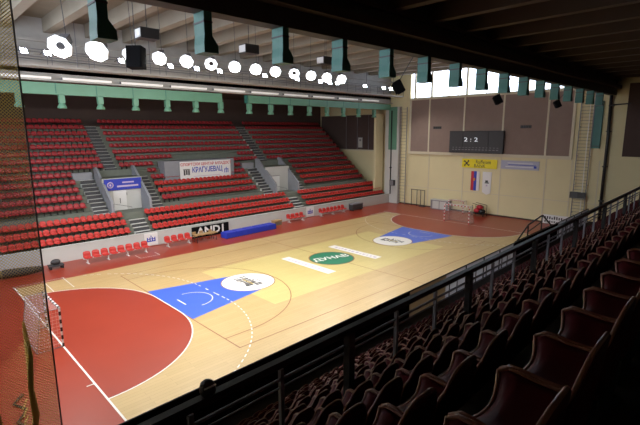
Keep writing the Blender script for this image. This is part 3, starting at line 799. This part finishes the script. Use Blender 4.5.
# small dark plates on brown panels
for y, z, lab in ((17.2, 10.6, 'small dark plate on the brown panel on the corner side of the scoreboard'), (5.9, 10.6, 'small dark plate on the brown panel on the ladder side of the scoreboard')):
    b = MB(); b.box(-.04, .0, -.6, .6, -.16, .16, M_DGREY)
    for q in range(4): b.box(-.05, -.04, -.5 + q * .27, -.35 + q * .27, -.1, .1, M_BLACK)
    o = b.build('wall_plate', loc=(XW1 - .1, y, z)); tag(o, lab, 'plate')
b = MB(); b.box(-.03, 0, -.45, .45, -.9, .7, M_MGREY); b.box(-.045, -.03, -.38, .38, -.8, .6, M_WHITEW); b.box(-.05, -.045, -.2, .2, .1, .45, M_MGREY)
o = b.build('wall_notice', loc=(XW1 - .1, 30.4, 8.6)); tag(o, 'small pale notice on the dark brown panels above the stand end', 'notice')
# caged ladder
ld = thing('wall_ladder', 'tall steel ladder cage fixed to the end wall between brown panels', 'ladder', (XW1 - .35, -.05, 1.0))
for yy in (-.75, .45):
    b = MB(); b.box(-.04, .04, yy - .04, yy + .04, 0, 13.2, M_GSTEEL); b.build('stile', ld)
b = MB(); b.box(-.03, .03, -.42, -.36, 0, 13.2, M_WHITE); o = b.build('cable_pipe', ld); o['label'] = 'white pipe of the ladder'
for k in range(38):
    b = MB(); z = .3 + k * .34; b.tube([(0, -.75, z), (0, .45, z)], .02, M_GSTEEL, 5); b.build('rung', ld)
b = MB()
for k in range(5): b.box(0, .35, -.8, -.7, .5 + k * 3, .58 + k * 3, M_GSTEEL); b.box(0, .35, .4, .5, .5 + k * 3, .58 + k * 3, M_GSTEEL)
b.build('wall_bracket', ld)
b = MB(); b.box(-.2, .2, -.75, .7, 2.1, 2.75, M_DGREY); b.box(-.22, -.2, -.7, -.05, 2.15, 2.7, M_BLACK); o = b.build('switch_box', ld); o['label'] = 'dark box on the ladder'
tp = MB(); tp.box(-.15, .1, -.42, .42, 0, 4.7, M_TEAL); tp.box(-.18, -.15, -.42, .42, 4.2, 4.3, M_DGREY); tp.box(-.18, -.15, -.35, .35, .2, .26, M_DGREY)
o = tp.build('wall_duct', loc=(XW1 - .12, -1.15, 8.35)); tag(o, 'upright dark green duct high on the end wall beside the ladder', 'ventilation duct')
cp = thing('drain_pipe', 'tall black pipe down the end wall beyond the ladder', 'pipe', (XW1 - .3, -2.25, 0))
b = MB(); b.tube([(0, 0, 0), (0, 0, 9), (0, .1, 14.0)], .15, M_BLACK, 10); b.build('pipe', cp)
b = MB()
for z in (3, 6.5, 10, 12.5): b.box(-.2, .28, -.2, .2, z, z + .1, M_BLACK)
b.build('clamp', cp)
b = MB(); b.tube([(0, 0, 12.6), (0, -1.6, 12.7)], .07, M_DGREY, 6); b.build('side_arm', cp)
# corner: black pipe, corner box, rope ladder
b = MB(); b.tube([(0, 0, 1.3), (0, 0, 13.0)], .08, M_BLACK, 8); b.box(-.12, .12, -.12, .12, 5, 5.15, M_BLACK)
o = b.build('corner_pipe', loc=(46.38, 24.05, 0)); tag(o, 'thin black pipe running up the corner beside the far stand', 'pipe')
wb = thing('wall_bars', 'tall pale scaffold of gym bars in the corner beyond the far stand', 'gym bars', (46.6, 22.2, 0))
for yy in (-.55, .55):
    b = MB(); b.box(-.04, .04, yy - .04, yy + .04, 0, 13.4, M_MGREY); b.build('upright', wb)
for k in range(30):
    b = MB(); b.tube([(0, -.55, .4 + k * .44), (0, .55, .4 + k * .44)], .02, M_MGREY, 5); b.build('bar', wb)
b = MB(); b.box(-.2, .2, -.35, .35, 0, .8, M_DGREY); b.box(-.22, -.2, -.3, .3, .05, .75, M_MGREY)
o = b.build('corner_box', loc=(46.25, 23.6, 2.55)); tag(o, 'dark grey control box on the corner wall above the white parapet', 'box')
# standing frames by the wall
gf = thing('standing_frame', 'dark tall metal frame standing against the end wall near the corner', 'frame', (46.7, 19.5, 0))
for y in (-1.0, -.4, .2, 1.1):
    b = MB(); b.tube([(0, y, 0), (0, y, 2.25)], .05, M_DGREY, 6); b.build('upright', gf)
b = MB(); b.tube([(0, -1.05, 2.25), (0, 1.2, 2.25)], .045, M_DGREY, 6); b.build('top_bar', gf)
b = MB(); b.box(-.25, .25, -1.1, -.3, 0, .06, M_DGREY); b.build('foot', gf)
bx = MB(); bx.box(-.4, .4, -1.3, 1.3, 0, 1.2, M_MGREY); bx.box(-.44, .44, -1.34, 1.34, 1.2, 1.28, M_WHITEW); bx.box(-.42, -.4, -1.0, -.05, .1, 1.1, M_WHITEW); bx.box(-.42, -.4, .05, 1.0, .1, 1.1, M_WHITEW)
o = bx.build('storage_cabinet', loc=(46.6, 15.9, 0)); tag(o, 'low grey storage cabinet against the end wall behind the far goal', 'cabinet')

# ------------------------------------------------------------------ handball goals
def goal(x, sgn, lab, stripe, h=2.0, y0=8.5, y1=11.5, dk=M_BLACK, name='handball_goal'):
    g = thing(name, lab, 'goal', (x, (y0 + y1) / 2, 0))
    hw = (y1 - y0) / 2
    def striped(mb, p0, p1, n):
        p0 = Vector(p0); p1 = Vector(p1); e = Vector((.04, .04, .04))
        for k in range(n):
            a = p0.lerp(p1, k / n); b_ = p0.lerp(p1, (k + 1) / n)
            lo = Vector((min(a.x, b_.x), min(a.y, b_.y), min(a.z, b_.z))); hi = Vector((max(a.x, b_.x), max(a.y, b_.y), max(a.z, b_.z)))
            ax = [abs(p1[i] - p0[i]) > .01 for i in range(3)]
            lo = Vector([lo[i] if ax[i] else lo[i] - .04 for i in range(3)]); hi = Vector([hi[i] if ax[i] else hi[i] + .04 for i in range(3)])
            mb.box(lo.x, hi.x, lo.y, hi.y, lo.z, hi.z, (M_WHITE if k % 2 else stripe))
    for s_ in (-1, 1):
        m = MB(); striped(m, (0, s_ * hw, 0), (0, s_ * hw, h), 10); m.build('post', g)
        m = MB(); m.tube([(0, s_ * hw, h - .05), (sgn * .8, s_ * hw, h - .05), (sgn * 1.1, s_ * hw, .03), (0, s_ * hw, .03)], .022, M_MGREY, 6); m.build('stay', g)
    m = MB(); striped(m, (0, -hw, h - .04), (0, hw, h - .04), 15); m.build('crossbar', g)
    m = MB(); m.tube([(sgn * .8, -hw, h - .05), (sgn * .8, hw, h - .05)], .022, M_WHITE, 6); m.tube([(sgn * 1.1, -hw, .03), (sgn * 1.1, hw, .03)], .022, M_MGREY, 6); m.build('back_bar', g)
    m = MB()
    nn = int(2 * hw / .15)
    for k in range(nn + 1):
        y = -hw + k * 2 * hw / nn; m.tube([(0, y, h - .06), (sgn * .8, y, h - .06), (sgn * 1.1, y, .04)], .006, M_NETW, 3)
    for k in range(12): t = k / 11; m.tube([(sgn * (.8 + .3 * t), -hw, h - .06 - t * (h - .1)), (sgn * (.8 + .3 * t), hw, h - .06 - t * (h - .1))], .006, M_NETW, 3)
    for s_ in (-1, 1):
        for k in range(12): t = k / 11; z = h - .06 - t * (h - .1); m.tube([(0, s_ * hw, z), (sgn * (.8 + .3 * t), s_ * hw, z)], .006, M_NETW, 3)
        for k in range(1, 6): m.tube([(sgn * .16 * k, s_ * hw, h - .06), (sgn * .2 * k, s_ * hw, .04)], .006, M_NETW, 3)
    o = m.build('net', g); o['label'] = 'white goal net'
    return g
goal(0, -1, 'handball goal with dark striped posts on the goal line beside the safety net', M_BLACK)
goal(40, 1, 'handball goal with red striped posts at the far end of the court', M_RINK)
# second smaller pale goals stacked behind the far goal
goal(45.6, 1, 'small pale goal parked near the end wall behind the far handball goal', M_RINK, 1.6, 12.2, 14.2, name='small_goal')
# equipment cart behind far goal
ec = thing('equipment_cart', 'black cart piled with red bags by the end wall behind the far goal', 'cart', (45.9, 10.2, 0))
b = MB(); b.box(-.5, .5, -.8, .8, .25, .32, M_BLACK)
for sx in (-.45, .45):
    for sy in (-.7, .7): b.tube([(sx, sy, .1), (sx, sy, 1.3)], .03, M_BLACK, 6)
for sx in (-.45, .45): b.tube([(sx, -.7, 1.3), (sx, .7, 1.5)], .03, M_BLACK, 6)
b.build('frame', ec)
for sx in (-.45, .45):
    for sy in (-.7, .7):
        b = MB(); b.lathe([(0, -.03), (.1, -.03), (.1, .03), (0, .03)], M_BLACK, 10, M=Matrix.Translation((sx, sy, .1)) @ Matrix.Rotation(PI / 2, 4, 'X')); b.build('wheel', ec)
def blob(mb, cx, cy, cz, rx, ry, rz_, mt, n=12, seed=0):
    rr = random.Random(seed)
    prof = [(math.sin(PI * k / 8), -math.cos(PI * k / 8)) for k in range(9)]
    vs = [(cx + rx * r_ * math.cos(2 * PI * q / n) * (1 + rr.uniform(-.08, .08)), cy + ry * r_ * math.sin(2 * PI * q / n), cz + rz_ * z_) for r_, z_ in prof for q in range(n)]
    fs = [(i * n + q, i * n + (q + 1) % n, (i + 1) * n + (q + 1) % n, (i + 1) * n + q) for i in range(8) for q in range(n)]
    mb.add(vs, fs, mt, None, True)
for k, (dx, dy, dz, mt, lab) in enumerate(((0, .3, .60, M_RINK, 'red bag on the black cart, nearer the goal'), (0, -.35, .55, M_BLACK, 'black bag on the black cart, nearer the ladder'), (.05, 0, 1.05, M_RINK, 'red bag lying topmost on the black cart'))):
    b = MB(); blob(b, 0, 0, 0, .38, .42, .28, mt, seed=k); o = b.build('sports_bag', loc=(45.9 + dx, 10.2 + dy, dz)); tag(o, lab, 'bag', 'sports bags on the cart')
# floor board near the ladder
ab = thing('advertising_board', 'low white board with black lettering on the floor before the end wall ladder', 'board', (46.6, 1.6, 0))
b = MB(); b.box(-.04, .04, -1.5, 1.5, .05, 1.05, M_WHITE); b.build('panel', ab)
b = MB()
for s_ in (-1.1, 1.1): b.box(-.3, .3, s_ - .04, s_ + .04, 0, .06, M_MGREY)
b.build('foot', ab)
b = MB(); rr = random.Random(5)
for k in range(11):
    y = 1.25 - k * .24; b.box(-.05, -.04, y - .08, y + .06, .55, .55 + rr.uniform(.2, .35), M_DINK); b.box(-.05, -.04, y - .09, y + .05, .2, .2 + rr.uniform(.1, .22), M_DINK)
b.build('lettering', ab)

# ------------------------------------------------------------------ benches, boards and mats along the far wall
def team_bench(x0, n, y, lab, rz=0.0, pitch=.66):
    L = n * pitch
    r = thing('team_bench', lab, 'bench', (x0 + L / 2, y, 0), rz)
    b = MB(); b.box(-L / 2, L / 2, -.06, .06, .36, .44, M_WHITE); b.build('beam', r)
    for k in range(max(2, n // 2)):
        x = -L / 2 + .3 + k * (L - .6) / (max(2, n // 2) - 1)
        b = MB(); b.box(x - .04, x + .04, -.04, .04, .02, .38, M_WHITE); b.box(x - .05, x + .05, -.28, .28, 0, .04, M_WHITE); b.build('leg', r)
    b = MB(); bucket(b, M_SEATO, .56, .50, .48, nx=7); me = b.build('seat', data_only=True)
    for k in range(n):
        o = bpy.data.objects.new('seat', me); C.objects.link(o); o.parent = r; o.location = (-L / 2 + (k + .5) * pitch, -.02, .04)
    return r
team_bench(5.05, 8, 22.6, 'long team bench of eight red bucket seats nearest the goal and net', .015)
team_bench(11.9, 4, 23.0, 'short team bench of red bucket seats between the small logo board and the black board', .01)
team_bench(26.6, 4, 23.5, 'short team bench of red bucket seats beyond the blue mat', 0)
team_bench(31.8, 7, 23.6, 'long team bench of red bucket seats towards the far corner', 0)
def logo_board(x, lab):
    r = thing('logo_board', lab, 'board', (x, 24.22, .08))
    b = MB(); b.box(-.62, .62, -.03, .03, 0, 1.15, M_WHITE); b.build('panel', r)
    b = MB(); b.box(-.4, .4, -.04, -.03, .35, .45, M_BLINK)
    for dx in (-.34, -.11, .11, .34): b.box(dx - .05, dx + .05, -.04, -.03, .45, .75, M_BLINK)
    b.box(-.04, .04, -.04, -.03, .75, .92, M_BLINK); b.box(-.3, .3, -.04, -.03, .58, .64, M_BLINK); b.build('emblem', r)
logo_board(11.2, 'small white board with a blue emblem on the pale wall by the nearer aisle')
logo_board(30.8, 'small white board with a blue emblem on the pale wall by the farther aisle')
an = thing('advertising_board', 'black board with big white letters leaning on the pale wall before the far stand', 'board', (17.25, 24.15, 0))
b = MB(); b.box(-2.05, 2.05, -.04, .04, 0, 1.1, M_BLACKB); b.build('panel', an)
text_mesh('lettering', 'AND1', 1.05, M_WHITE, face_my(0.05, -.046, .56), an, .004, 1.12, bold=.035)
tb = thing('officials_table', 'light wooden table with thin legs before the black board', 'table', (15.7, 22.5, 0))
b = MB(); b.box(-1.15, 1.15, -.35, .35, .70, .75, M_TIMBER); b.build('tabletop', tb)
for sx in (-1.0, 1.0):
    for sy in (-.28, .28):
        b = MB(); b.tube([(sx, sy, 0), (sx * .95, sy, .7)], .025, M_DGREY, 6); b.build('leg', tb)
for k, (x, y) in enumerate(((15.0, 23.2), (15.8, 23.25), (16.7, 23.1))):
    r = thing('folding_chair', 'brown wooden chair behind the officials table, %s from the red bench' % nth(k + 1), 'chair', (x, y, 0), .1 * k, 'chairs behind the officials table')
    b = MB(); b.box(-.2, .2, -.2, .2, .42, .46, M_TIMBER); b.build('seat', r)
    b = MB(); b.box(-.2, .2, .18, .21, .62, .85, M_TIMBER); b.build('backrest', r)
    for sx in (-.18, .18):
        for sy in (-.18, .19):
            b = MB(); b.tube([(sx, sy, 0), (sx, sy, .43 if sy < 0 else .85)], .015, M_DGREY, 5); b.build('leg', r)
mm = thing('gym_mat', 'long royal blue padded mat lying along the pale wall', 'mat', (20.6, 22.3, 0), .035)
b = MB()
for k in range(5):
    x0 = -3.1 + k * 1.25
    b.prism([(x0, .02), (x0 + 1.23, .02), (x0 + 1.23, .5), (x0 + 1.17, .56), (x0 + .06, .56), (x0, .5)], 1.0, M_BLUEM)
b.build('padding', mm)
b = MB(); b.box(-3.1, 3.15, -.52, .52, .0, .04, M_DGREY); b.build('base', mm)
b = MB(); b.box(-.5, .5, -.3, .3, 0, .5, M_TIMBER); b.box(-.55, .55, -.33, .33, .5, .56, M_TIMBER); b.box(-.46, .46, -.31, -.3, .08, .42, M_BEIGEP)
o = b.build('wooden_box', loc=(25.0, 23.4, 0)); tag(o, 'low wooden box between the blue mat and the next red bench', 'box')
eq = thing('equipment_case', 'dark grey wheeled case at the wall near the far corner', 'case', (38.4, 23.55, 0))
b = MB(); b.box(-1.0, 1.0, -.35, .35, .12, .85, M_DGREY); b.build('body', eq)
b = MB(); b.box(-1.02, 1.02, -.37, .37, .8, .92, M_MGREY); b.build('lid', eq)
for sx in (-.8, .8): b = MB(); b.box(sx - .08, sx + .08, -.3, .3, 0, .14, M_BLACK); b.build('wheel', eq)
# tangle of dark gear near the net
gp = thing('drum_trolley', 'low dark trolley of gear beside the pale wall behind the net', 'trolley', (3.2, 22.9, 0))
b = MB(); b.box(-.5, .5, -.3, .3, .18, .3, M_DGREY); b.build('deck', gp)
b = MB(); blob(b, 0, 0, .5, .35, .25, .22, M_DGREY, seed=9); b.build('bundle', gp)
for sx in (-.4, .4): b = MB(); b.box(sx - .06, sx + .06, -.3, .3, 0, .18, M_BLACK); b.build('wheel', gp)
gp = thing('rolled_net', 'brown heap of rolled netting on the floor along the pale wall behind the net', 'net roll', (.6, 22.6, 0))
b = MB(); b.tube([(-1.6, 0, .3), (-.6, .1, .34), (.6, -.05, .3), (1.7, .05, .28)], [.2, .32, .3, .18], M_NETD, 10); b.build('roll', gp)
b = MB()
for xx in (-.9, .1, 1.0): b.tube([(xx, 0, .0), (xx, .33, .3), (xx, 0, .66), (xx, -.33, .3), (xx, 0, 0)], .02, M_NET, 5)
b.build('tie', gp)

# ------------------------------------------------------------------ banner and portal sign in the far stand
bn = thing('banner', 'long white banner with red and blue Cyrillic lettering hung among the far seats', 'banner', (20.45, 30.05, 6.02))
b = MB(); b.box(-3.15, 3.15, -.02, .02, -1.02, 1.02, M_WHITE); b.build('cloth', bn)
text_mesh('lettering', 'СПОРТСКИ ЦЕНТАР МЛАДОСТ', .42, M_RINK, face_my(.1, -.026, .68), bn, .003, .98, bold=.008)
text_mesh('lettering', 'КРАГУЈЕВАЦ', .78, M_BLINK, face_my(.15, -.026, .04), bn, .003, .76, bold=.022)
b = MB(); b.box(-1.6, 1.7, -.026, -.02, -.66, -.60, M_PALEINK); b.build('fine_print', bn)
b = MB()
for k in range(3): b.box(-2.75 + k * .26, -2.55 + k * .26, -.026, -.02, -.45 + .05 * (k % 2), .1, M_DINK)
b.box(-2.8, -2.0, -.026, -.02, .12, .2, M_DINK); b.build('dark_emblem', bn)
b = MB()
for dx in (2.35, 2.57, 2.79): b.box(dx - .05, dx + .05, -.026, -.02, -.45, -.05, M_BLINK)
b.box(2.28, 2.86, -.026, -.02, -.08, .0, M_BLINK); b.box(2.53, 2.61, -.026, -.02, 0, .18, M_BLINK); b.build('blue_emblem', bn)
ps = thing('portal_sign', 'royal blue sign with pale emblem above the white wall of the nearer stand entrance', 'sign', (10.85, 28.85, 5.3))
b = MB(); b.box(-1.72, 1.72, -.04, .04, -.5, .55, M_BLUEB); b.build('board', ps)
b = MB(); b.lathe([(.2, 0), (.3, 0), (.3, .01), (.2, .01)], M_PALEINK, 14, M=face_my(-1.2, -.042, 0)); b.box(-1.28, -1.12, -.05, -.04, -.1, .1, M_PALEINK); b.build('emblem', ps)
b = MB(); b.box(-.1, 1.0, -.046, -.04, .12, .26, M_PALEINK); b.box(-.6, 1.4, -.046, -.04, -.24, -.08, M_PALEINK); b.build('lettering', ps)
nb = MB(); nb.box(-.4, .0, -.02, 0, -.12, .12, M_MGREY); nb.box(.15, .6, -.02, 0, -.12, .12, M_MGREY); nb.box(.25, .5, -.02, 0, -.65, -.4, M_MGREY)
o = nb.build('wall_notice', loc=(10.6, 28.99, 4.35)); tag(o, 'faint grey notice marks on the white entrance wall under the blue sign', 'notice')

# ------------------------------------------------------------------ tall safety net at the near left
NY = -.4
net = thing('safety_net', 'tall yellow brown safety net hanging at the near corner of the court', 'net', (-7.4, NY, 0))
b = MB(); W_, H_ = 5.22, 13.6; s_ = .085; th = .010
def clip_line(c, sg):
    pts = []
    for y in (0, W_):
        z = sg * y + c
        if 0 <= z <= H_: pts.append((y, z))
    for z in (0, H_):
        y = (z - c) / sg
        if 0 < y < W_: pts.append((y, z))
    return pts[:2] if len(pts) >= 2 else None
k = -int(W_ / s_) - 1
while k * s_ < H_ + W_:
    for sg, c in ((1, k * s_), (-1, k * s_)):
        p = clip_line(c, sg)
        if p and abs(p[0][0] - p[1][0]) > .05:
            n_ = 6; L = []
            for q in range(n_ + 1):
                t = q / n_; y = p[0][0] + (p[1][0] - p[0][0]) * t; z = p[0][1] + (p[1][1] - p[0][1]) * t
                L.append((y, .12 * math.sin(y * 2.7) + .05 * math.sin(z * .9), z))
            b.tube(L, th, M_NET, 3, cap=False)
    k += 1
b.build('mesh', net)
b = MB(); b.tube([(W_, 0, 0.05), (W_, 0, H_)], .022, M_NETD, 6); b.build('edge_rope', net)
b = MB(); b.tube([(0, 0, H_), (W_, 0, H_)], .03, M_NETD, 6); b.build('head_rope', net)
for y0, r_ in ((3.75, .07), (4.6, .09)):
    b = MB(); b.tube([(y0, 0, 5.0), (y0 + .05, .05, 3.9), (y0 - .03, -.05, 3.0), (y0 + .02, .05, 2.1), (y0 - .12, 0, 1.3)], [r_ * .4, r_, r_ * .8, r_ * 1.1, r_ * .6], M_NET, 8); b.build('gathered_fold', net)
rope = MB(); rope.tube([(0, 0, .05), (.3, .6, .05), (.1, 1.2, .05), (.5, 1.9, .05), (.2, 2.6, .05), (.6, 3.1, .05)], .05, M_NETD, 6)
for q in range(4): rope.tube([(.1 + .1 * q, .6 * q + .2, .05), (.3 + .1 * q, .6 * q + .5, .22)], .03, M_NET, 5)
o = rope.build('rope_tangle', loc=(-2.9, 2.0, 0)); tag(o, 'dark rope trailing on the red floor at the foot of the safety net', 'rope')
bp = thing('barrier_frame', 'black padded frame standing on the red floor behind the safety net', 'frame', (-3.0, 9.6, 0), .3)
b = MB(); b.box(-.1, .1, -.6, .6, .9, 1.5, M_BLACK); b.build('pad', bp)
b = MB(); b.tube([(0, -.5, 0), (0, -.5, 1.2)], .04, M_BLACK, 6); b.tube([(0, .5, 0), (0, .5, 1.2)], .04, M_BLACK, 6); b.tube([(-.5, 0, .05), (.6, 0, .05)], .05, M_BLACK, 6); b.build('stand', bp)
